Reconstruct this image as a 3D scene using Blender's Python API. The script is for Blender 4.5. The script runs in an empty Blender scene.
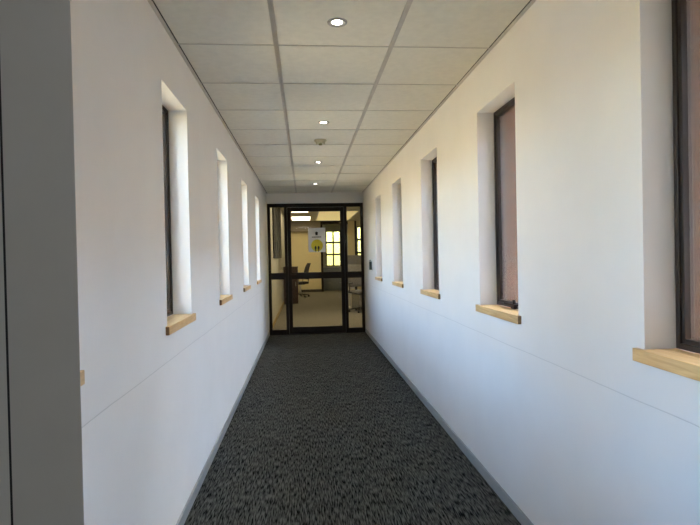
import bpy, bmesh, math
from mathutils import Vector, Matrix
S = bpy.context.scene
COL = S.collection

# ------------------------------------------------------------ dimensions
W, H = 1.6615, 2.412            # corridor width and height
Y0, D = 0.86, 8.99              # back face of the near doorway, door plane
ZS, ZT = 1.010, 2.140           # window sill and head
WIN_L = [(2.474 + 1.505 * k, 2.992 + 1.505 * k) for k in range(-1, 4)]
WIN_R = [(2.460 + 1.505 * k, 3.017 + 1.505 * k) for k in range(-1, 4)]
OH = 2.67                       # office ceiling height
OY = 19.87                      # office back wall

# ------------------------------------------------------------ camera
cam = bpy.data.cameras.new('camera')
cam.sensor_width = 36.0
cam.lens = 524.8 * 36.0 / 700.0
cam.clip_start = 0.02
camo = bpy.data.objects.new('camera', cam)
COL.objects.link(camo)
yaw, pitch, roll = 0.0852, -0.0114, -0.0207
fwd = Vector((math.sin(yaw) * math.cos(pitch), math.cos(yaw) * math.cos(pitch), math.sin(pitch)))
right = Vector((math.cos(yaw), -math.sin(yaw), 0))
up = right.cross(fwd)
r2 = right * math.cos(roll) + up * math.sin(roll)
u2 = -right * math.sin(roll) + up * math.cos(roll)
camo.matrix_world = Matrix.Translation((0.6379, 0, 1.3114)) @ Matrix((r2, u2, -fwd)).transposed().to_4x4()
S.camera = camo

# ------------------------------------------------------------ world, sun, exposure
w = bpy.data.worlds.new('sky')
S.world = w
w.use_nodes = True
nt = w.node_tree
bg = nt.nodes['Background']
sky = nt.nodes.new('ShaderNodeTexSky')
sky.sky_type = 'NISHITA'
sky.sun_disc = False
sky.sun_elevation = math.radians(52)
sky.sun_rotation = math.radians(80)
sky.dust_density = 1.0
sky.ozone_density = 2.5
sky.air_density = 1.0
mixc = nt.nodes.new('ShaderNodeMixRGB')
mixc.inputs[0].default_value = 0.0
mixc.inputs[2].default_value = (0.93, 0.97, 1.0, 1)
nt.links.new(sky.outputs[0], mixc.inputs[1])
nt.links.new(mixc.outputs[0], bg.inputs[0])
bg.inputs[1].default_value = 7.0
sun = bpy.data.lights.new('sun', 'SUN')
sun.energy = 52.0
sun.angle = math.radians(0.6)
sun.color = (1.0, 0.885, 0.62)
suno = bpy.data.objects.new('sun', sun)
COL.objects.link(suno)
el, az = math.radians(52), math.radians(170)
sd = Vector((math.cos(el) * math.cos(az), math.cos(el) * math.sin(az), -math.sin(el)))
suno.rotation_euler = sd.to_track_quat('-Z', 'Y').to_euler()
S.view_settings.view_transform = 'Standard'
S.view_settings.look = 'None'
S.view_settings.gamma = 1
S.view_settings.use_curve_mapping = False
S.view_settings.exposure = 0.24
S.cycles.max_bounces = 14
S.cycles.diffuse_bounces = 10
S.cycles.transparent_max_bounces = 16
S.cycles.sample_clamp_indirect = 8.0
# portals: guide the sky light through the windows
for x, sgn, wins in ((-0.17, 1, WIN_L), (W + 0.17, -1, WIN_R)):
    for a, b in wins:
        L = bpy.data.lights.new('window_portal', 'AREA')
        L.shape = 'RECTANGLE'
        L.size, L.size_y = ZT - ZS, b - a
        L.cycles.is_portal = True
        o = bpy.data.objects.new('window_portal', L)
        COL.objects.link(o)
        o.location = (x, (a + b) / 2, (ZS + ZT) / 2)
        o.rotation_euler = (0, -math.pi / 2 * sgn, 0)

# ------------------------------------------------------------ materials
def newmat(name):
    m = bpy.data.materials.new(name)
    m.use_nodes = True
    return m, m.node_tree.nodes, m.node_tree.links, m.node_tree.nodes['Principled BSDF']

def mat(name, col, rough=0.6, metal=0.0, var=0.06, scale=12.0, bump=0.0, bscale=200.0, stretch=(1, 1, 1), spec=0.5):
    m, N, L, P = newmat(name)
    P.inputs['Roughness'].default_value = rough
    P.inputs['Metallic'].default_value = metal
    P.inputs['Specular IOR Level'].default_value = spec
    tc = N.new('ShaderNodeTexCoord')
    mp = N.new('ShaderNodeMapping')
    mp.inputs['Scale'].default_value = stretch
    L.new(tc.outputs['Object'], mp.inputs[0])
    nz = N.new('ShaderNodeTexNoise')
    nz.inputs['Scale'].default_value = scale
    nz.inputs['Detail'].default_value = 4
    L.new(mp.outputs[0], nz.inputs['Vector'])
    cr = N.new('ShaderNodeValToRGB')
    cr.color_ramp.elements[0].position = 0.3
    cr.color_ramp.elements[1].position = 0.7
    cr.color_ramp.elements[0].color = tuple(c * (1 - var) for c in col) + (1,)
    cr.color_ramp.elements[1].color = tuple(min(1, c * (1 + var)) for c in col) + (1,)
    L.new(nz.outputs[0], cr.inputs[0])
    L.new(cr.outputs[0], P.inputs['Base Color'])
    if bump:
        nb = N.new('ShaderNodeTexNoise')
        nb.inputs['Scale'].default_value = bscale
        nb.inputs['Detail'].default_value = 3
        L.new(mp.outputs[0], nb.inputs['Vector'])
        bp = N.new('ShaderNodeBump')
        bp.inputs['Strength'].default_value = bump
        bp.inputs['Distance'].default_value = 0.003
        L.new(nb.outputs[0], bp.inputs['Height'])
        L.new(bp.outputs[0], P.inputs['Normal'])
    return m

def emis(name, col, strength):
    m, N, L, P = newmat(name)
    P.inputs['Base Color'].default_value = tuple(col) + (1,)
    P.inputs['Emission Color'].default_value = tuple(col) + (1,)
    P.inputs['Emission Strength'].default_value = strength
    return m

def glass(name, tint, refl=0.6):
    m, N, L, P = newmat(name)
    N.remove(P)
    t = N.new('ShaderNodeBsdfTransparent')
    t.inputs[0].default_value = tuple(tint) + (1,)
    g = N.new('ShaderNodeBsdfGlossy')
    g.inputs['Roughness'].default_value = 0.02
    f = N.new('ShaderNodeFresnel')
    f.inputs[0].default_value = 1.45
    k = N.new('ShaderNodeMath'); k.operation = 'MULTIPLY'; k.inputs[1].default_value = refl
    mx = N.new('ShaderNodeMixShader')
    L.new(f.outputs[0], k.inputs[0])
    L.new(k.outputs[0], mx.inputs[0])
    L.new(t.outputs[0], mx.inputs[1])
    L.new(g.outputs[0], mx.inputs[2])
    L.new(mx.outputs[0], N['Material Output'].inputs[0])
    return m

def wall_paint(name, col, seam=0.845):
    """painted plaster: faint mottling, trowel unevenness, a hairline joint at a fixed height"""
    m, N, L, P = newmat(name)
    P.inputs['Roughness'].default_value = 0.62
    P.inputs['Specular IOR Level'].default_value = 0.35
    geo = N.new('ShaderNodeNewGeometry')
    nz = N.new('ShaderNodeTexNoise'); nz.inputs['Scale'].default_value = 3.0; nz.inputs['Detail'].default_value = 5
    L.new(geo.outputs['Position'], nz.inputs['Vector'])
    cr = N.new('ShaderNodeValToRGB')
    cr.color_ramp.elements[0].position = 0.3; cr.color_ramp.elements[1].position = 0.7
    cr.color_ramp.elements[0].color = tuple(c * 0.97 for c in col) + (1,)
    cr.color_ramp.elements[1].color = tuple(c * 1.015 for c in col) + (1,)
    L.new(nz.outputs[0], cr.inputs[0])
    sp = N.new('ShaderNodeSeparateXYZ'); L.new(geo.outputs['Position'], sp.inputs[0])
    n2 = N.new('ShaderNodeTexNoise'); n2.inputs['Scale'].default_value = 2.2; n2.inputs['Detail'].default_value = 6
    L.new(geo.outputs['Position'], n2.inputs['Vector'])
    wob = N.new('ShaderNodeMath'); wob.operation = 'MULTIPLY_ADD'; wob.inputs[1].default_value = 0.012; wob.inputs[2].default_value = -seam - 0.006
    L.new(n2.outputs[0], wob.inputs[0])
    ad = N.new('ShaderNodeMath'); ad.operation = 'ADD'; L.new(sp.outputs['Z'], ad.inputs[0]); L.new(wob.outputs[0], ad.inputs[1])
    ab = N.new('ShaderNodeMath'); ab.operation = 'ABSOLUTE'; L.new(ad.outputs[0], ab.inputs[0])
    mr = N.new('ShaderNodeMapRange'); mr.inputs[1].default_value = 0.0008; mr.inputs[2].default_value = 0.0025
    mr.inputs[3].default_value = 0.0; mr.inputs[4].default_value = 1.0
    L.new(ab.outputs[0], mr.inputs[0])
    dark = N.new('ShaderNodeMixRGB'); dark.blend_type = 'MULTIPLY'; dark.inputs[0].default_value = 1
    mr2 = N.new('ShaderNodeMapRange'); mr2.inputs[3].default_value = 0.80; mr2.inputs[4].default_value = 1.0
    L.new(mr.outputs[0], mr2.inputs[0])
    L.new(cr.outputs[0], dark.inputs[1]); L.new(mr2.outputs[0], dark.inputs[2])
    L.new(dark.outputs[0], P.inputs['Base Color'])
    nb = N.new('ShaderNodeTexNoise'); nb.inputs['Scale'].default_value = 70; nb.inputs['Detail'].default_value = 4
    L.new(geo.outputs['Position'], nb.inputs['Vector'])
    mm = N.new('ShaderNodeMath'); mm.operation = 'MULTIPLY_ADD'; mm.inputs[1].default_value = 0.25
    L.new(nb.outputs[0], mm.inputs[0]); L.new(mr.outputs[0], mm.inputs[2])
    bp = N.new('ShaderNodeBump'); bp.inputs['Strength'].default_value = 0.35; bp.inputs['Distance'].default_value = 0.002
    L.new(mm.outputs[0], bp.inputs['Height']); L.new(bp.outputs[0], P.inputs['Normal'])
    return m

def carpet(name, c1, c2, su=260, sv=70):
    m, N, L, P = newmat(name)
    P.inputs['Roughness'].default_value = 0.95
    P.inputs['Specular IOR Level'].default_value = 0.02
    geo = N.new('ShaderNodeNewGeometry')
    mp = N.new('ShaderNodeMapping'); mp.inputs['Scale'].default_value = (su, sv, 1)
    L.new(geo.outputs['Position'], mp.inputs[0])
    nz = N.new('ShaderNodeTexNoise'); nz.inputs['Scale'].default_value = 1; nz.inputs['Detail'].default_value = 2
    L.new(mp.outputs[0], nz.inputs['Vector'])
    big = N.new('ShaderNodeTexNoise'); big.inputs['Scale'].default_value = 9; big.inputs['Detail'].default_value = 4
    L.new(geo.outputs['Position'], big.inputs['Vector'])
    ad = N.new('ShaderNodeMath'); ad.operation = 'MULTIPLY_ADD'; ad.inputs[1].default_value = 0.2
    L.new(big.outputs[0], ad.inputs[0]); L.new(nz.outputs[0], ad.inputs[2])
    cr = N.new('ShaderNodeValToRGB')
    cr.color_ramp.elements[0].position = 0.45; cr.color_ramp.elements[1].position = 0.75
    cr.color_ramp.elements[0].color = c1 + (1,); cr.color_ramp.elements[1].color = c2 + (1,)
    L.new(ad.outputs[0], cr.inputs[0]); L.new(cr.outputs[0], P.inputs['Base Color'])
    bp = N.new('ShaderNodeBump'); bp.inputs['Strength'].default_value = 0.6; bp.inputs['Distance'].default_value = 0.004
    L.new(nz.outputs[0], bp.inputs['Height']); L.new(bp.outputs[0], P.inputs['Normal'])
    return m

def brick(name, c1, c2, mortar):
    m, N, L, P = newmat(name)
    P.inputs['Roughness'].default_value = 0.9
    geo = N.new('ShaderNodeNewGeometry')
    sp = N.new('ShaderNodeSeparateXYZ'); L.new(geo.outputs['Position'], sp.inputs[0])
    ad = N.new('ShaderNodeMath'); L.new(sp.outputs['X'], ad.inputs[0]); L.new(sp.outputs['Y'], ad.inputs[1])
    cb = N.new('ShaderNodeCombineXYZ'); L.new(ad.outputs[0], cb.inputs[0]); L.new(sp.outputs['Z'], cb.inputs[1])
    b = N.new('ShaderNodeTexBrick')
    b.inputs['Scale'].default_value = 1
    b.inputs['Brick Width'].default_value = 0.23
    b.inputs['Row Height'].default_value = 0.085
    b.inputs['Mortar Size'].default_value = 0.008
    b.inputs['Color1'].default_value = c1 + (1,); b.inputs['Color2'].default_value = c2 + (1,)
    b.inputs['Mortar'].default_value = mortar + (1,)
    L.new(cb.outputs[0], b.inputs['Vector'])
    nz = N.new('ShaderNodeTexNoise'); nz.inputs['Scale'].default_value = 25; nz.inputs['Detail'].default_value = 3
    L.new(geo.outputs['Position'], nz.inputs['Vector'])
    mx = N.new('ShaderNodeMixRGB'); mx.blend_type = 'OVERLAY'; mx.inputs[0].default_value = 0.25
    L.new(b.outputs[0], mx.inputs[1]); L.new(nz.outputs[0], mx.inputs[2])
    L.new(mx.outputs[0], P.inputs['Base Color'])
    bp = N.new('ShaderNodeBump'); bp.inputs['Strength'].default_value = 0.5; bp.inputs['Distance'].default_value = 0.006
    bp.invert = True
    L.new(b.outputs['Fac'], bp.inputs['Height']); L.new(bp.outputs[0], P.inputs['Normal'])
    return m

def wood(name, c1, c2, axis=1):
    m, N, L, P = newmat(name)
    P.inputs['Roughness'].default_value = 0.38
    tc = N.new('ShaderNodeTexCoord')
    mp = N.new('ShaderNodeMapping')
    sc = [38.0, 38.0, 38.0]; sc[axis] = 3.0
    mp.inputs['Scale'].default_value = sc
    L.new(tc.outputs['Object'], mp.inputs[0])
    nz = N.new('ShaderNodeTexNoise'); nz.inputs['Scale'].default_value = 1.6; nz.inputs['Detail'].default_value = 6; nz.inputs['Distortion'].default_value = 0.8
    L.new(mp.outputs[0], nz.inputs['Vector'])
    cr = N.new('ShaderNodeValToRGB')
    cr.color_ramp.elements[0].position = 0.32; cr.color_ramp.elements[1].position = 0.68
    cr.color_ramp.elements[0].color = c1 + (1,); cr.color_ramp.elements[1].color = c2 + (1,)
    L.new(nz.outputs[0], cr.inputs[0]); L.new(cr.outputs[0], P.inputs['Base Color'])
    return m

M = dict(
    wall=wall_paint('wall_paint', (0.72, 0.705, 0.67)),
    revl=wall_paint('reveal_paint', (0.72, 0.705, 0.67), seam=-5),
    tile=mat('ceiling_tile', (0.70, 0.68, 0.60), 0.85, var=0.04, scale=25, bump=0.25, bscale=260),
    tee=mat('ceiling_tee', (0.48, 0.45, 0.40), 0.45, metal=0.2, var=0.05),
    edge=mat('edge_angle', (0.56, 0.53, 0.48), 0.45, var=0.03),
    gap=mat('gap_dark', (0.06, 0.055, 0.05), 0.9),
    carpet=carpet('carpet_loop', (0.005, 0.005, 0.005), (0.108, 0.108, 0.098), 140, 15),
    ocarpet=carpet('office_carpet', (0.15, 0.14, 0.115), (0.22, 0.205, 0.17), 60, 60),
    skirt=mat('skirting_grey', (0.30, 0.315, 0.31), 0.4, var=0.04),
    sill=wood('oak_sill', (0.50, 0.30, 0.115), (0.67, 0.45, 0.20)),
    endgrain=wood('oak_end_grain', (0.20, 0.115, 0.05), (0.30, 0.185, 0.085), 0),
    bronze=mat('bronze_aluminium', (0.017, 0.011, 0.008), 0.45, metal=0.0, var=0.08, spec=0.22),
    glass=glass('clear_glass', (0.93, 0.945, 0.93), 0.9),
    wbronze=mat('window_bronze', (0.028, 0.020, 0.015), 0.35, metal=0.0, var=0.08, spec=0.4),
    dglass=glass('door_glass', (0.90, 0.88, 0.85), 0.4),
    yglass=glass('warm_glass', (0.36, 0.355, 0.215), 0.4),
    brick=brick('brick_leaf', (0.63, 0.385, 0.255), (0.69, 0.44, 0.30), (0.60, 0.44, 0.33)),
    brick2=brick('brick_building', (0.40, 0.22, 0.15), (0.47, 0.28, 0.2), (0.45, 0.40, 0.35)),
    paving=mat('paving', (0.56, 0.43, 0.235), 0.9, var=0.12, scale=3),
    stucco=mat('sandy_render', (0.62, 0.50, 0.29), 0.9, var=0.06, scale=2),
    roof=mat('roof_sheet', (0.3, 0.3, 0.3), 0.7),
    jamb=mat('grey_painted_jamb', (0.62, 0.605, 0.585), 0.5, var=0.02, bump=0.08, bscale=60),
    gap_shade=mat('dark_gap_shade', (0.02, 0.02, 0.022), 0.7),
    chrome=mat('brushed_nickel', (0.62, 0.60, 0.57), 0.28, metal=0.9, var=0.03),
    nickel=mat('satin_ring', (0.40, 0.39, 0.37), 0.35, metal=0.35, var=0.03),
    lamp=emis('lamp_face', (1.0, 0.95, 0.85), 22.0),
    panel=emis('panel_light', (1.0, 0.86, 0.58), 8.5),
    ypanel=emis('yellow_panel_light', (1.0, 0.83, 0.40), 0.5),
    detector=mat('aged_plastic', (0.56, 0.50, 0.33), 0.5, var=0.05),
    white=mat('white_paper', (0.80, 0.80, 0.80), 0.6, var=0.02),
    plastic=mat('white_plastic', (0.62, 0.66, 0.62), 0.4, var=0.02),
    green=mat('dark_green_plastic', (0.035, 0.06, 0.05), 0.35, var=0.08),
    ink=mat('black_ink', (0.015, 0.015, 0.015), 0.6),
    yellow=mat('yellow_print', (0.72, 0.60, 0.04), 0.6, var=0.03),
    black=mat('black_fabric', (0.014, 0.014, 0.016), 0.8, var=0.2, scale=60),
    blackp=mat('black_plastic', (0.016, 0.016, 0.017), 0.4),
    beige=mat('beige_wall', (0.76, 0.67, 0.40), 0.7, var=0.02),
    taupe=mat('taupe_wall_shade', (0.28, 0.245, 0.18), 0.8, var=0.03),
    owall=mat('office_wall', (0.50, 0.475, 0.40), 0.7, var=0.02),
    ochre=mat('ochre_skirting', (0.42, 0.30, 0.09), 0.5),
    brown=wood('dark_brown_wood', (0.045, 0.022, 0.014), (0.075, 0.04, 0.026), 2),
    greyb=mat('blue_grey_laminate', (0.22, 0.25, 0.27), 0.5),
    screen=mat('grey_screen_fabric', (0.17, 0.165, 0.155), 0.9, var=0.1, scale=50),
    cream=mat('cream_laminate', (0.60, 0.56, 0.45), 0.45),
    board=mat('dark_olive_panel', (0.010, 0.010, 0.008), 0.8, var=0.1),
    card=mat('brown_cardboard', (0.42, 0.24, 0.14), 0.8),
)

# ------------------------------------------------------------ mesh helpers
def bx(bm, x0, x1, y0, y1, z0, z1, mi=0, bev=0.0):
    r = bmesh.ops.create_cube(bm, size=1.0)
    vs = r['verts']
    for v in vs:
        v.co = Vector((x0 + (v.co.x + .5) * (x1 - x0), y0 + (v.co.y + .5) * (y1 - y0), z0 + (v.co.z + .5) * (z1 - z0)))
    fs = set(f for v in vs for f in v.link_faces)
    for f in fs: f.material_index = mi
    if bev > 0:
        es = list(set(e for v in vs for e in v.link_edges))
        rr = bmesh.ops.bevel(bm, geom=es, offset=bev, segments=2, affect='EDGES', profile=0.5)
        for f in rr['faces']: f.material_index = mi

def cyl(bm, p0, p1, r0, r1=None, n=20, mi=0, smooth=True):
    r1 = r0 if r1 is None else r1
    p0, p1 = Vector(p0), Vector(p1)
    d = p1 - p0
    q = d.to_track_quat('Z', 'Y').to_matrix().to_4x4()
    mtx = Matrix.Translation((p0 + p1) / 2) @ q
    r = bmesh.ops.create_cone(bm, cap_ends=True, segments=n, radius1=r0, radius2=r1, depth=d.length, matrix=mtx)
    for f in set(f for v in r['verts'] for f in v.link_faces):
        f.material_index = mi
        f.smooth = smooth and len(f.verts) == 4

def lathe(bm, prof, c, n=32, mi=0):
    """prof: list of (r, z); revolved round the vertical through c"""
    rings = []
    for r, z in prof:
        rings.append([bm.verts.new((c[0] + r * math.cos(2 * math.pi * i / n), c[1] + r * math.sin(2 * math.pi * i / n), c[2] + z)) for i in range(n)])
    for a, b in zip(rings, rings[1:]):
        for i in range(n):
            f = bm.faces.new((a[i], a[(i + 1) % n], b[(i + 1) % n], b[i]))
            f.smooth = True; f.material_index = mi

def obj(name, bm, mats, parent=None, loc=None):
    me = bpy.data.meshes.new(name)
    bmesh.ops.recalc_face_normals(bm, faces=bm.faces[:])
    if loc is not None:
        bmesh.ops.translate(bm, verts=bm.verts[:], vec=-Vector(loc))
    bm.to_mesh(me); bm.free()
    for m in (mats if isinstance(mats, (list, tuple)) else [mats]): me.materials.append(m)
    o = bpy.data.objects.new(name, me)
    COL.objects.link(o)
    if parent: o.parent = parent
    if loc is not None: o.location = loc
    return o

def box(name, dims, m, parent=None, bev=0.0, loc=None):
    bm = bmesh.new(); bx(bm, *dims, bev=bev)
    return obj(name, bm, m, parent, loc)

def struct(o, label=None):
    o['kind'] = 'structure'
    if label: o['label'] = label
    return o

def tag(o, label, cat, group=None):
    o['label'] = label; o['category'] = cat
    if group: o['group'] = group
    return o

def empty(name, loc=(0, 0, 0), rz=0):
    o = bpy.data.objects.new(name, None)
    COL.objects.link(o); o.location = loc; o.rotation_euler = (0, 0, rz)
    return o

# ------------------------------------------------------------ corridor shell
struct(box('floor', (-2.2, W + 2.2, -3.0, D + 0.03, -0.12, 0.0), M['carpet']), 'dark grey ribbed loop-pile carpet running down the corridor')

def side_wall(name, inner, sgn, label):
    """inner white leaf 0.14 thick plus outer brick leaf, with real window openings"""
    bm = bmesh.new()
    WIN = WIN_L if sgn < 0 else WIN_R
    def leaf(t0, t1, mi):
        xa, xb = sorted((inner + sgn * t0, inner + sgn * t1))
        ys = [Y0]
        for a, b in WIN: ys += [a, b]
        ys.append(D + 0.06)
        zc = ZS - 0.04 if t0 < 0.1 else ZS - 0.02
        bx(bm, xa, xb, Y0, D + 0.06, -0.0, zc, mi)
        bx(bm, xa, xb, Y0, D + 0.06, ZT, 2.75, mi)
        for i in range(0, len(ys), 2):
            bx(bm, xa, xb, ys[i], ys[i + 1], zc, ZT, mi)
    leaf(0.0, 0.163, 0)
    leaf(0.163, 0.43, 1)
    return struct(obj(name, bm, [M['wall'], M['brick']]), label)
side_wall('wall_left', 0.0, -1, 'long white plaster wall with narrow windows on the left of the corridor')
side_wall('wall_right', W, 1, 'long white plaster wall with narrow windows on the right of the corridor')

for nm, x0, x1, lb in (('baseboard_left', 0.0, 0.012, 'low grey skirting at the foot of the left wall'),
                       ('baseboard_right', W - 0.012, W, 'low grey skirting at the foot of the right wall')):
    bm = bmesh.new()
    bx(bm, x0, x1, Y0, D, 0, 0.06, bev=0.002)
    struct(obj(nm, bm, M['skirt']), lb)

# ceiling: tiles, tees, edge angles
XA, XB = 0.513, 1.113
bm = bmesh.new()
ys = [2.746 + 0.6 * k for k in range(-10, 12)]
ys = [y for y in ys if -3.0 < y < D - 0.05]
yy = [-3.0] + ys + [D]
xs = [0.0, XA, XB, W]
for i in range(len(yy) - 1):
    cols = list(zip(xs, xs[1:]))
    if yy[i + 1] < Y0 - 0.1: cols = [(-2.2, -0.687), (-0.687, -0.087), (-0.087, XA), (XA, XB), (XB, 1.713), (1.713, W + 2.2)]
    for a, b in cols:
        g = 0.0025
        bx(bm, a + g, b - g, yy[i] + g, yy[i + 1] - g, H, H + 0.015, 0)
bx(bm, -2.2, W + 2.2, -3.0, Y0 - 0.2, H + 0.03, H + 0.05, 1)
bx(bm, 0.0, W, Y0 - 0.2, D, H + 0.03, H + 0.05, 1)
ceil = struct(obj('ceiling', bm, [M['tile'], M['gap']]), 'suspended ceiling of pale square tiles three across')
bm = bmesh.new()
for x in (XA, XB):
    bx(bm, x - 0.012, x - 0.004, -3.0, D, H - 0.004, H - 0.0003, 0)
    bx(bm, x + 0.004, x + 0.012, -3.0, D, H - 0.004, H - 0.0003, 0)
    bx(bm, x - 0.004, x + 0.004, -3.0, D, H - 0.002, H + 0.012, 0)
obj('main_tee', bm, M['tee'], ceil)
bm = bmesh.new()
for y in ys:
    if y > Y0:
        bx(bm, 0.0, W, y - 0.005, y + 0.005, H - 0.0022, H - 0.0004, 0)
obj('cross_tee', bm, M['tee'], ceil)
bm = bmesh.new()
for x0, x1 in ((0.0, 0.016), (W - 0.016, W)):
    bx(bm, x0, x1, Y0, D, H - 0.006, H - 0.0003, 0)
    xx = (x1 + 0.0005, x1 + 0.0065) if x0 == 0 else (x0 - 0.006, x0 - 0.001)
    bx(bm, xx[0], xx[1], Y0, D, H - 0.0015, H - 0.0003, 1)  # solid dark strip coloured as the shadow gap beside the tiles
obj('edge_angle', bm, [M['edge'], M['gap']], ceil)

# end wall over the glazed door
struct(box('wall_back', (0.0, W, D + 0.0, D + 0.06, 2.235, 2.75), M['wall']), 'strip of white wall above the glazed door')

# near doorway: steel jambs, wall returns, room behind the camera
JX = 0.347
def near_end():
    bm = bmesh.new()
    bx(bm, -2.2, JX - 0.098, 0.74, Y0, 0, 2.9)
    bx(bm, 1.63, W + 2.2, 0.74, Y0, 0, 2.9)
    bx(bm, JX - 0.098, 1.63, 0.74, Y0, 2.36, 2.9)
    struct(obj('wall_front', bm, M['wall']), 'wall return at the near doorway, at the left picture edge')
    bm = bmesh.new()
    bx(bm, -2.32, -2.2, -3.12, Y0, 0, 2.9)
    struct(obj('wall_lobby_left', bm, M['wall']))
    struct(box('wall_lobby_right', (W + 2.2, W + 2.32, -3.12, Y0, 0, 2.9), M['wall']))
    struct(box('wall_lobby_back', (-2.2, W + 2.2, -3.12, -3.0, 0, 2.9), M['wall']))
    bm = bmesh.new()
    pts = [(JX - 0.088, 0.70), (JX, 0.70), (JX - 0.083, 0.86), (JX - 0.088, 0.86)]   # splayed on the corridor side
    lo = [bm.verts.new((x, y, 0)) for x, y in pts]; hi = [bm.verts.new((x, y, 2.36)) for x, y in pts]
    bm.faces.new(lo); bm.faces.new(hi)
    for i in range(4): bm.faces.new((lo[i], lo[(i + 1) % 4], hi[(i + 1) % 4], hi[i]))
    bmesh.ops.bevel(bm, geom=[e for e in bm.edges if abs(e.verts[0].co.z - e.verts[1].co.z) > 1], offset=0.002, segments=2, affect='EDGES')
    struct(obj('trim_1', bm, M['jamb']), 'grey painted jamb of the near doorway at the left picture edge')
    bm = bmesh.new()
    bx(bm, JX - 0.098, JX - 0.0885, 0.715, 0.735, 0, 2.36)  # shade between jamb and wall, put in as a dark strip
    struct(obj('trim_2', bm, M['gap_shade']), 'dark strip coloured as the shadow gap along the near doorway jamb')
near_end()

# ------------------------------------------------------------ windows
def make_window(inner, sgn, a, b, name, label, latch_end=True):
    c = (a + b) / 2
    root = empty(name, (inner, c, ZS))
    struct(root, label)
    def X(t0, t1):
        return sorted((sgn * t0, sgn * t1))
    hw, hh = (b - a) / 2, ZT - ZS
    # sill board with darker end grain
    bm = bmesh.new()
    x0, x1 = X(-0.016, 0.100)
    bx(bm, x0, x1, -hw + 0.0005, hw - 0.0005, -0.039, 0.0, 0)
    x0, x1 = X(-0.018, -0.0005)
    bx(bm, x0, x1, -hw - 0.035, hw + 0.035, -0.04, 0.0005, 0, bev=0.0025)
    for f in bm.faces:
        if abs(f.normal.y) > 0.9 and f.calc_center_median().y < -hw - 0.03: f.material_index = 1
    bm.normal_update()
    for f in bm.faces:
        if f.normal.y < -0.9 and f.calc_center_median().y < -hw - 0.03: f.material_index = 1
    obj('window_sill', bm, [M['sill'], M['endgrain']], root)
    # frame: outer sub-frame plus an inner sash lip
    bm = bmesh.new()
    x0, x1 = X(0.100, 0.125)
    fw = 0.030
    def ring(xa, xb, o, w_, bev=0.0):
        bx(bm, xa, xb, -hw + o, -hw + o + w_, o, hh - o, 0, bev)
        bx(bm, xa, xb, hw - o - w_, hw - o, o, hh - o, 0, bev)
        bx(bm, xa, xb, -hw + o + w_, hw - o - w_, o, o + w_, 0, bev)
        bx(bm, xa, xb, -hw + o + w_, hw - o - w_, hh - o - w_, hh - o, 0, bev)
    ring(x0, x1, 0.0008, 0.018, 0.0015)
    x2, x3 = X(0.106, 0.125)
    ring(x2, x3, 0.0188, 0.014, 0.0015)
    fr = obj('window_frame', bm, M['wbronze'], root)
    bm = bmesh.new()
    x4, x5 = X(0.116, 0.121)
    bx(bm, x4, x5, -hw + 0.0328, hw - 0.0328, 0.0328, hh - 0.0328)
    obj('window_pane', bm, M['glass'], root)
    # peg stay latch on the bottom rail
    bm = bmesh.new()
    x6, x7 = X(0.082, 0.104)
    bx(bm, x6, x7, -0.03, 0.12, 0.018, 0.027, 0, 0.002)
    cyl(bm, ((x6 + x7) / 2, 0.0, 0.0165), ((x6 + x7) / 2, 0.0, 0.050), 0.010, 0.008, 12)
    bx(bm, x6, x7, -0.022, 0.022, 0.001, 0.018, 0, 0.002)
    obj('window_latch', bm, M['bronze'], root)
    return root
words = ['nearest', 'second', 'third', 'fourth', 'farthest']
for k in range(5):
    a, b = WIN_L[k]
    make_window(0.0, -1, a, b, 'window_%d' % (k + 1), 'narrow dark-framed window with oak sill in the left wall, %s from the camera' % words[k])
    a, b = WIN_R[k]
    make_window(W, 1, a, b, 'window_%d' % (k + 6), 'narrow dark-framed window with oak sill in the right wall, %s from the camera' % words[k])

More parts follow.
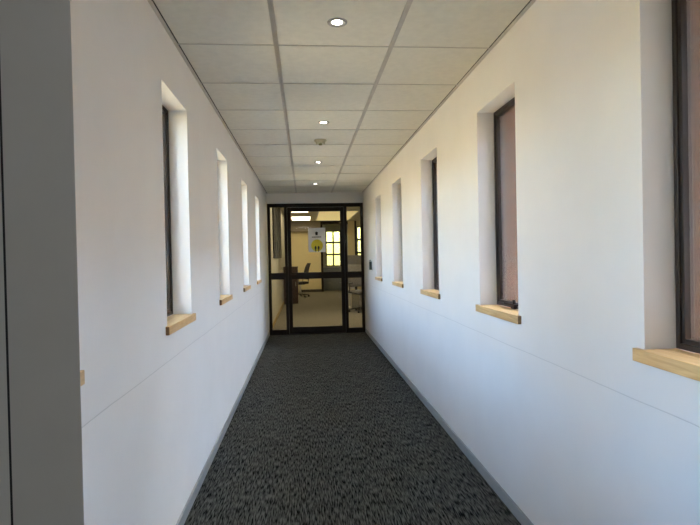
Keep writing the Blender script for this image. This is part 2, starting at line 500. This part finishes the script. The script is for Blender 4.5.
# ------------------------------------------------------------ glazed door screen at the end
def glazed_screen():
    root = empty('door_1', (0, D, 0))
    struct(root, 'dark bronze glazed door with sidelights closing the end of the corridor')
    d0, d1 = 0.0, 0.055
    bm = bmesh.new()
    T = 2.233
    bx(bm, 0.0125, 0.060, d0, d1, 0, T, bev=0.002)
    bx(bm, W - 0.062, W - 0.0125, d0, d1, 0, T, bev=0.002)
    bx(bm, 0.060, W - 0.062, d0, d1, 2.170, T, bev=0.002)
    bx(bm, 0.298, 0.345, d0, d1, 0, 2.170, bev=0.002)
    bx(bm, 1.318, 1.365, d0, d1, 0, 2.170, bev=0.002)
    for a, b in ((0.060, 0.298), (1.365, W - 0.062)):
        bx(bm, a, b, d0, d1, 0.0, 0.085, bev=0.002)
        bx(bm, a, b, d0, d1, 0.945, 1.055, bev=0.002)
    obj('door_frame', bm, M['bronze'], root)
    for a, b in ((0.060, 0.298), (1.365, W - 0.062)):
        for z0, z1 in ((0.085, 0.945), (1.055, 2.170)):
            obj('sidelight_pane', (lambda q: (bx(q, a, b, 0.024, 0.030, z0, z1), q)[1])(bmesh.new()), M['dglass'], root)
    bm = bmesh.new()
    bx(bm, 0.348, 0.408, 0.006, 0.048, 0.012, 2.165, bev=0.002)
    bx(bm, 1.252, 1.315, 0.006, 0.048, 0.012, 2.165, bev=0.002)
    bx(bm, 0.408, 1.252, 0.006, 0.048, 2.095, 2.165, bev=0.002)
    bx(bm, 0.408, 1.252, 0.006, 0.048, 0.945, 1.055, bev=0.002)
    bx(bm, 0.408, 1.252, 0.006, 0.048, 0.012, 0.125, bev=0.002)
    leaf = obj('door_leaf', bm, M['bronze'], root)
    for z0, z1 in ((0.125, 0.945), (1.055, 2.095)):
        bm = bmesh.new(); bx(bm, 0.408, 1.252, 0.024, 0.030, z0, z1)
        obj('door_pane', bm, M['dglass'], leaf)
    bm = bmesh.new()
    bx(bm, 0.362, 0.394, -0.004, 0.006, 0.93, 1.11, bev=0.002)
    cyl(bm, (0.378, -0.002, 1.03), (0.378, -0.045, 1.03), 0.008)
    cyl(bm, (0.372, -0.043, 1.03), (0.480, -0.043, 1.03), 0.008)
    obj('door_handle', bm, M['bronze'], leaf)
    bm = bmesh.new()
    bx(bm, 0.345, 1.318, 0.0, 0.055, 0.0, 0.010)
    obj('threshold', bm, M['bronze'], root)
glazed_screen()

# notice on the door glass
def notice():
    x0, x1, z0, z1 = 0.700, 0.995, 1.400, 1.815
    y = D + 0.0238
    root = empty('door_notice', ((x0 + x1) / 2, y, z0))
    tag(root, 'white paper notice with yellow circle and black footprints stuck on the door glass', 'notice')
    cx = 0
    def flat(name, b, m): obj(name, b, m, root)
    bm = bmesh.new(); bx(bm, -0.1475, 0.1475, -0.0012, 0, 0, z1 - z0)
    flat('paper', bm, M['white'])
    bm = bmesh.new()   # crest
    cyl(bm, (cx - 0.005, -0.0012, 0.325), (cx - 0.005, -0.002, 0.325), 0.024, n=24)
    bx(bm, -0.024, 0.014, -0.002, -0.0012, 0.288, 0.312)
    flat('crest', bm, M['ink'])
    bm = bmesh.new()   # line of bold lettering, too small to read in the photograph
    xs = -0.085
    for i, ww in enumerate((.016, .014, .018, .012, .016, .017, .013, .016)):
        bx(bm, xs, xs + ww, -0.002, -0.0012, 0.248, 0.266); xs += ww + 0.005
    flat('heading', bm, M['ink'])
    bm = bmesh.new()
    cyl(bm, (0.0, -0.0012, 0.112), (0.0, -0.0018, 0.112), 0.102, n=48)
    flat('yellow_disc', bm, M['yellow'])
    bm = bmesh.new()
    for s in (-1, 1):
        r = bmesh.ops.create_circle(bm, cap_ends=True, radius=1, segments=20)
        for v in r['verts']:
            x, z = v.co.x, v.co.y
            v.co = Vector((s * 0.026 + x * (0.017 if z > -0.2 else 0.012), -0.0024, 0.065 + z * 0.040))
    for s in (-1, 1):
        r = bmesh.ops.create_circle(bm, cap_ends=True, radius=1, segments=16)
        for v in r['verts']:
            v.co = Vector((s * 0.024 + v.co.x * 0.011, -0.0024, 0.018 + v.co.y * 0.011))
    flat('footprints', bm, M['ink'])
notice()

# ------------------------------------------------------------ ceiling fittings
def downlight(y, x, label):
    root = empty('downlight', (x, y, H))
    tag(root, label, 'ceiling light', 'recessed downlights along the corridor ceiling')
    bm = bmesh.new()
    lathe(bm, [(0.048, -0.0006), (0.046, -0.006), (0.038, -0.0075), (0.032, -0.005), (0.0245, -0.0015)], (0, 0, 0), 36)
    obj('trim_ring', bm, M['nickel'], root)
    bm = bmesh.new()
    lathe(bm, [(0.024, -0.0025), (0.018, -0.0045), (0.010, -0.0056), (0.0002, -0.006)], (0, 0, 0), 28)
    bmesh.ops.create_circle(bm, cap_ends=True, radius=0.024, segments=28, matrix=Matrix.Translation((0, 0, -0.0025)))
    obj('lamp_face', bm, M['lamp'], root)
    L = bpy.data.lights.new('downlight_beam', 'SPOT')
    L.energy = 9; L.color = (1.0, 0.88, 0.70); L.spot_size = math.radians(130); L.spot_blend = 0.9; L.shadow_soft_size = 0.03
    o = bpy.data.objects.new('downlight_beam', L); COL.objects.link(o); o.parent = root; o.location = (0, 0, -0.02)
for y, n in ((0.60, 'added unseen above the near doorway to light the jamb'), (2.468, 'nearest in view, above the front of the corridor'),  # first one is out of view, added to light the jamb
             (4.299, 'second from the front, before the smoke detector'), (6.093, 'third from the front, just beyond the smoke detector'), (7.877, 'farthest, close to the glazed door')):
    downlight(y, 0.812, 'small round recessed ceiling downlight, ' + n)

def detector():
    root = empty('smoke_detector', (0.805, 4.951, H))
    tag(root, 'round yellowed smoke detector on the ceiling between two downlights', 'smoke detector')
    bm = bmesh.new()
    lathe(bm, [(0.0002, -0.0006), (0.058, -0.0006), (0.058, -0.010), (0.052, -0.016), (0.0002, -0.016)], (0, 0, 0))
    obj('base', bm, M['detector'], root)
    bm = bmesh.new()
    lathe(bm, [(0.046, -0.0165), (0.046, -0.022), (0.040, -0.030), (0.026, -0.034), (0.0002, -0.034)], (0, 0, 0))
    for i in range(10):
        a = 2 * math.pi * i / 10
        cyl(bm, (0.040 * math.cos(a), 0.040 * math.sin(a), -0.030), (0.036 * math.cos(a), 0.036 * math.sin(a), -0.040), 0.004, 0.003, 8)
    obj('head', bm, M['detector'], root)
    bm = bmesh.new()
    lathe(bm, [(0.0002, -0.0345), (0.018, -0.0345), (0.018, -0.046), (0.010, -0.050), (0.0002, -0.050)], (0, 0, 0), 20)
    obj('sensor_cap', bm, mat('olive_plastic', (0.26, 0.22, 0.10), 0.5), root)
detector()

# lobby behind the camera: added unseen glowing panel that brightens the near jamb
def lobby_fill():
    root = empty('lobby_fill_panel', (0.6, -1.3, H))
    tag(root, 'square glowing panel added unseen behind the camera to brighten the near jamb', 'ceiling light')
    bm = bmesh.new()
    for a in ((-.3, -.28, -.3, .3), (.28, .3, -.3, .3), (-.28, .28, -.3, -.28), (-.28, .28, .28, .3)):
        bx(bm, a[0], a[1], a[2], a[3], -0.02, -0.0045)
    obj('frame', bm, M['white'], root)
    bm = bmesh.new(); bx(bm, -.28, .28, -.28, .28, -0.016, -0.0045)
    obj('diffuser', bm, emis('lobby_fill_glow', (0.94, 0.98, 1.0), 12.0), root)
lobby_fill()

def door_release():
    root = empty('door_release_unit', (W, 8.02, 1.09))
    tag(root, 'small dark green door release unit on the right wall near the glazed door', 'switch')
    bm = bmesh.new(); bx(bm, -0.010, 0, -0.075, 0.075, 0.0, 0.175, bev=0.003)
    obj('back_plate', bm, M['plastic'], root)
    bm = bmesh.new(); bx(bm, -0.046, -0.0102, -0.070, -0.005, 0.012, 0.140, bev=0.005)
    obj('switch_box', bm, M['green'], root)
    bm = bmesh.new(); bx(bm, -0.034, -0.0102, 0.006, 0.066, 0.03, 0.165, bev=0.005)
    obj('card_reader', bm, M['green'], root)
    bm = bmesh.new(); bx(bm, -0.048, -0.0102, -0.074, -0.002, 0.1405, 0.150, bev=0.002)
    obj('switch_cover', bm, M['plastic'], root)
door_release()

# ------------------------------------------------------------ outside
struct(box('ground_outside', (-14, 14, -10, 34, -0.35, -0.125), M['paving']), 'pale paving outside the corridor')
struct(box('roof_slab', (-0.60, W + 1.70, -3.2, D + 0.06, 2.76, 2.92), M['roof']), 'corridor roof with unseen eaves added to keep the sun out of the windows')  # eaves sized to block direct sun at the windows
bm = bmesh.new()
bx(bm, W + 5.0, W + 5.4, -9, 20, -0.12, 3.7)
tag(obj('brick_building', bm, M['brick2']), 'red-brown brick building seen through the windows on the right', 'building')

bm = bmesh.new()
bx(bm, -7.4, -7.0, -9, 20, -0.12, 2.5)  # added out of view: blocks the bright horizon, bounces warm light
tag(obj('left_bounce_wall', bm, M['stucco']), 'unseen sandy wall added outside the windows on the left to block the horizon and bounce warm light', 'wall')

# ------------------------------------------------------------ office beyond the door
OX = 5.0
struct(box('floor_office', (0, OX, D + 0.03, 21.3, -0.12, 0.0), M['ocarpet']), 'grey-brown office carpet beyond the glazed door')
struct(box('ceiling_office', (-0.1, OX + 0.1, D + 0.06, 21.4, OH, OH + 0.1), M['tile']), 'office ceiling beyond the glazed door')
struct(box('wall_office_left', (-0.12, 0.0, D + 0.06, 21.3, 0, OH), M['owall']), 'office wall beyond the door on the left')
struct(box('wall_office_right', (OX, OX + 0.12, D + 0.06, 21.3, 0, OH), M['owall']))
struct(box('wall_office_front', (W + 0.0, OX, D + 0.062, D + 0.6, 0, OH), M['owall']), 'short pale wall just inside the door on the right')
struct(box('baseboard_office_left', (0.0, 0.014, D + 0.07, OY, 0, 0.07), M['ochre']), 'ochre skirting in the office left of the door')
bm = bmesh.new()
bx(bm, 0, 1.235, OY, OY + 0.12, 0, OH)
bx(bm, 2.28, 2.53, OY, OY + 0.12, 0, OH)
bx(bm, 2.60, 3.4, OY, OY + 0.12, 0, 0.95)
bx(bm, 3.4, OX, OY, OY + 0.12, 0, OH)
bx(bm, 2.60, 3.4, OY, OY + 0.12, 2.45, OH)
struct(obj('wall_office_back', bm, M['beige']), 'warm beige back wall of the office')
struct(box('trim_3', (0.0, 1.235, OY - 0.25, OY, 2.29, OH), M['taupe']), 'added box with the shade along the top of the office back wall in its taupe colour')  # darker tone of the wall top, shade put into this box's colour
struct(box('trim_4', (0.4, 1.235, OY - 0.018, OY, 0, 0.10), M['gap']), 'dark skirting at the foot of the beige wall')
bm = bmesh.new()
bx(bm, 1.235, 1.315, OY, OY + 0.10, 0, OH, bev=0.004)
bx(bm, 1.315, 2.28, OY, OY + 0.10, 2.54, OH, bev=0.004)
bx(bm, 2.53, 2.60, OY, OY + 0.10, 0, OH, bev=0.004)
struct(obj('trim_5', bm, M['bronze']), 'dark framed opening in the office back wall')
# alcove behind with a six-pane window
bm = bmesh.new()
AY = 21.0
bx(bm, 1.235, 1.47, AY, AY + 0.12, 0, OH)
bx(bm, 2.08, 2.40, AY, AY + 0.12, 0, OH)
bx(bm, 1.47, 2.08, AY, AY + 0.12, 0, 0.93)
bx(bm, 1.47, 2.08, AY, AY + 0.12, 2.36, OH)
bx(bm, 1.20, 1.235, OY + 0.12, AY, 0, OH)
bx(bm, 2.30, 2.34, OY + 0.12, AY, 0, OH)
struct(obj('wall_alcove', bm, M['owall']), 'pale alcove wall round the far window')
def far_window(name, x0, x1, z0, z1, y, cols, rows, label):
    root = empty(name, (x0, y, z0)); struct(root, label)
    bm = bmesh.new()
    w_, h_ = x1 - x0, z1 - z0
    bx(bm, 0, 0.045, 0, 0.06, 0, h_); bx(bm, w_ - 0.045, w_, 0, 0.06, 0, h_)
    bx(bm, 0.045, w_ - 0.045, 0, 0.06, 0, 0.045); bx(bm, 0.045, w_ - 0.045, 0, 0.06, h_ - 0.045, h_)
    for i in range(1, cols):
        x = w_ * i / cols; bx(bm, x - 0.03, x + 0.03, 0, 0.06, 0.045, h_ - 0.045)
    for i in range(1, rows):
        z = h_ * i / rows; bx(bm, 0.045, w_ - 0.045, 0.002, 0.058, z - 0.036, z + 0.036)
    obj('window_frame', bm, M['bronze'], root)
    bm = bmesh.new(); bx(bm, 0.045, w_ - 0.045, 0.062, 0.068, 0.045, h_ - 0.045)
    obj('window_pane', bm, M['yglass'], root)
far_window('window_11', 1.47, 2.08, 0.93, 2.36, AY + 0.03, 2, 3, 'bright six-pane window at the far end of the office')
far_window('window_12', 2.605, 3.395, 0.95, 2.45, OY + 0.03, 2, 3, 'bright office window seen through the right sidelight')
box('window_ledge', (1.32, 2.28, AY - 0.42, AY - 0.002, 0.90, 0.928), M['cream']).name = 'trim_6'
struct(bpy.data.objects['trim_6'], 'pale ledge below the six-pane window')

# low unit beneath the far window
cab = empty('low_cabinet', (1.33, AY - 0.40, 0))
tag(cab, 'blue-grey low storage unit beneath the far six-pane window', 'cabinet')
bm = bmesh.new(); bx(bm, 0, 0.94, 0.02, 0.395, 0.08, 0.895); bx(bm, 0.01, 0.93, 0.04, 0.39, 0.0, 0.08)
obj('carcass', bm, M['greyb'], cab)
for i in range(3):
    for j in range(2):
        bm = bmesh.new()
        bx(bm, 0.004 + 0.47 * j, 0.466 + 0.47 * j, 0.0, 0.0198, 0.085 + 0.27 * i, 0.345 + 0.27 * i, bev=0.003)
        dr = obj('drawer', bm, M['greyb'], cab)
        bm = bmesh.new(); cyl(bm, (0.17 + 0.47 * j, -0.02, 0.29 + 0.27 * i), (0.30 + 0.47 * j, -0.02, 0.29 + 0.27 * i), 0.006)
        for q in (0.18, 0.29): cyl(bm, (q + 0.47 * j, 0.0, 0.29 + 0.27 * i), (q + 0.47 * j, -0.02, 0.29 + 0.27 * i), 0.005)
        obj('drawer_handle', bm, M['chrome'], dr)

# ceiling panel lights
def panel(x0, x1, y0, y1, key, label):
    root = empty('ceiling_panel_light', ((x0 + x1) / 2, (y0 + y1) / 2, OH))
    tag(root, label, 'ceiling light')
    hx, hy = (x1 - x0) / 2, (y1 - y0) / 2
    bm = bmesh.new()
    for a in ((-hx, -hx + .025, -hy, hy), (hx - .025, hx, -hy, hy), (-hx + .025, hx - .025, -hy, -hy + .025), (-hx + .025, hx - .025, hy - .025, hy)):
        bx(bm, a[0], a[1], a[2], a[3], -0.03, -0.0005)
    obj('frame', bm, M['white'], root)
    bm = bmesh.new(); bx(bm, -hx + .025, hx - .025, -hy + .025, hy - .025, -0.024, -0.001)
    obj('diffuser', bm, M[key], root)
panel(0.25, 0.78, 14.6, 15.6, 'panel', 'bright warm ceiling light panel, nearer of two at left beyond the door')
panel(0.20, 0.86, 17.2, 18.9, 'panel', 'bright warm ceiling light panel, farther of two at left beyond the door')
panel(1.05, 2.25, 15.3, 19.2, 'ypanel', 'wide yellowish ceiling light panel beyond the door at right')
panel(2.35, 3.3, 11.6, 16.0, 'ypanel', 'yellowish ceiling light panel seen through the right sidelight')
panel(0.5, 2.1, 10.2, 11.6, 'panel', 'warm glowing panel added out of view behind the door head to brighten the office')  # hidden by the door head, added to brighten the office

# dark slatted panel high on the left office wall
wp = empty('wall_panel', (0.0, 12.2, 1.31))
tag(wp, 'tall dark panel with grey vertical strips on the office wall, behind left sidelight', 'wall panel')
bm = bmesh.new(); bx(bm, 0.0005, 0.03, -1.6, 1.6, 0.0, 1.34)
obj('board', bm, M['board'], wp)
for y in (-0.9, -0.1, 0.75):
    bm = bmesh.new(); bx(bm, 0.0302, 0.036, y, y + 0.05, 0.02, 1.32)
    obj('strip', bm, M['screen'], wp)

# dark brown cupboard at the left
cb = empty('low_cupboard', (0.02, 15.0, 0))
tag(cb, 'dark brown low cupboard against the left office wall beyond the door', 'cupboard')
bm = bmesh.new(); bx(bm, 0, 0.40, 0.02, 0.50, 0.0, 1.03); bx(bm, -0.004, 0.41, 0.0, 0.51, 1.03, 1.055, bev=0.003)
obj('body', bm, M['brown'], cb)
bm = bmesh.new(); bx(bm, 0.006, 0.374, 0.002, 0.0195, 0.06, 1.02, bev=0.002)
dd = obj('cupboard_door', bm, M['brown'], cb)
bm = bmesh.new(); cyl(bm, (0.34, -0.014, 0.50), (0.34, -0.014, 0.62), 0.006); cyl(bm, (0.34, 0.0, 0.52), (0.34, -0.014, 0.52), 0.004); cyl(bm, (0.34, 0.0, 0.60), (0.34, -0.014, 0.60), 0.004)
obj('cupboard_handle', bm, M['chrome'], dd)

# office chairs
def office_chair(loc, rz, label, fab):
    root = empty('office_chair', loc, rz)
    tag(root, label, 'chair')
    bm = bmesh.new()
    cyl(bm, (0, 0, 0.065), (0, 0, 0.11), 0.04, 0.032, 16)
    for i in range(5):
        a = 2 * math.pi * i / 5 + 0.3
        cyl(bm, (0.02 * math.cos(a), 0.02 * math.sin(a), 0.092), (0.28 * math.cos(a), 0.28 * math.sin(a), 0.068), 0.02, 0.012, 10)
    obj('star_base', bm, M['blackp'], root)
    for i in range(5):
        a = 2 * math.pi * i / 5 + 0.3
        x, y = 0.28 * math.cos(a), 0.28 * math.sin(a)
        bm = bmesh.new()
        t = Vector((-math.sin(a), math.cos(a), 0)) * 0.022
        cyl(bm, Vector((x, y, 0.027)) - t, Vector((x, y, 0.027)) + t, 0.027, n=16)
        cyl(bm, (x, y, 0.03), (x, y, 0.068), 0.008, n=8)
        obj('caster', bm, M['blackp'], root)
    bm = bmesh.new(); cyl(bm, (0, 0, 0.11), (0, 0, 0.42), 0.022); cyl(bm, (0, 0, 0.11), (0, 0, 0.25), 0.03)
    obj('gas_column', bm, M['chrome'], root)
    bm = bmesh.new()
    bx(bm, -0.24, 0.24, -0.24, 0.24, 0.44, 0.51, bev=0.03)
    bx(bm, -0.12, 0.12, -0.12, 0.12, 0.415, 0.44)
    obj('seat', bm, fab, root)
    bm = bmesh.new()   # curved back, leaning backwards (+y)
    n = 8
    pr = []
    for i in range(n + 1):
        t = i / n
        z = 0.58 + 0.54 * t
        y = 0.235 + 0.05 * math.sin(t * 3.1) * -1 + 0.10 * t
        hw = 0.20 + 0.035 * math.sin(math.pi * min(1, t * 1.1)) - (0.05 if t > .9 else 0)
        pr.append((y, z, hw))
    rows = []
    for y, z, hw in pr:
        rows.append([bm.verts.new((hw * s, y - 0.03 * (1 - s * s) * 0 + (-0.035) * s * s, z)) for s in (-1, -.5, 0, .5, 1)] +
                    [bm.verts.new((hw * s, y + 0.035 - 0.035 * s * s, z)) for s in (1, .5, 0, -.5, -1)])
    for a, b in zip(rows, rows[1:]):
        for i in range(10):
            bm.faces.new((a[i], a[(i + 1) % 10], b[(i + 1) % 10], b[i])).smooth = True
    bm.faces.new(rows[0]); bm.faces.new(rows[-1][::-1])
    obj('backrest', bm, fab, root)
    bm = bmesh.new()
    cyl(bm, (0, 0.10, 0.43), (0, 0.27, 0.45), 0.015, n=10); cyl(bm, (0, 0.27, 0.44), (0, 0.30, 0.80), 0.015, n=10)
    obj('back_support', bm, M['blackp'], root)
    for s in (-1, 1):
        bm = bmesh.new()
        cyl(bm, (s * 0.22, 0.02, 0.45), (s * 0.275, 0.02, 0.48), 0.012, n=10)
        cyl(bm, (s * 0.275, 0.02, 0.47), (s * 0.275, 0.02, 0.68), 0.012, n=10)
        bx(bm, s * 0.275 - 0.03, s * 0.275 + 0.03, -0.12, 0.14, 0.68, 0.705, bev=0.008)
        obj('armrest', bm, M['blackp'], root)
office_chair((0.46, 17.5, 0), math.radians(-75), 'black office swivel chair beyond the door, turned sideways before the beige wall', M['black'])

# desk group at the right
desk = empty('office_desk', (1.72, 12.9, 0))
tag(desk, 'cream office desk with white drawer seen through the right sidelight', 'desk')
bm = bmesh.new(); bx(bm, 0, 1.5, 0, 0.75, 0.715, 0.745, bev=0.004); obj('desk_top', bm, M['cream'], desk)
for x in (0.01, 1.45):
    bm = bmesh.new(); bx(bm, x, x + 0.035, 0.03, 0.70, 0.0, 0.03); bx(bm, x, x + 0.035, 0.03, 0.07, 0.03, 0.715); bx(bm, x, x + 0.035, 0.62, 0.66, 0.03, 0.715)
    obj('leg', bm, M['cream'], desk)
bm = bmesh.new(); bx(bm, 0.05, 1.45, 0.05, 0.07, 0.655, 0.68); obj('rail', bm, M['cream'], desk)
bm = bmesh.new(); bx(bm, 0.05, 0.15, 0.10, 0.5, 0.50, 0.65); obj('drawer', bm, M['white'], desk)
bm = bmesh.new(); bx(bm, 0, 1.5, 0, 0.03, 0, 0.60, bev=0.006)
tag(obj('desk_screen', bm, M['screen'], loc=None), 'grey fabric privacy screen standing on the office desk', 'screen').location = (1.72, 13.55, 0.745)
bm = bmesh.new(); bx(bm, -0.12, 0.12, -0.10, 0.10, 0, 0.09, bev=0.003); bx(bm, -0.125, 0.125, -0.105, 0.105, 0.09, 0.105, bev=0.002)
tag(obj('cardboard_box', bm, M['card']), 'small orange-brown box on the office desk', 'box').location = (1.97, 13.1, 0.745)
office_chair((1.93, 12.35, 0), math.radians(20), 'grey office swivel chair at the desk behind the right sidelight', M['screen'])
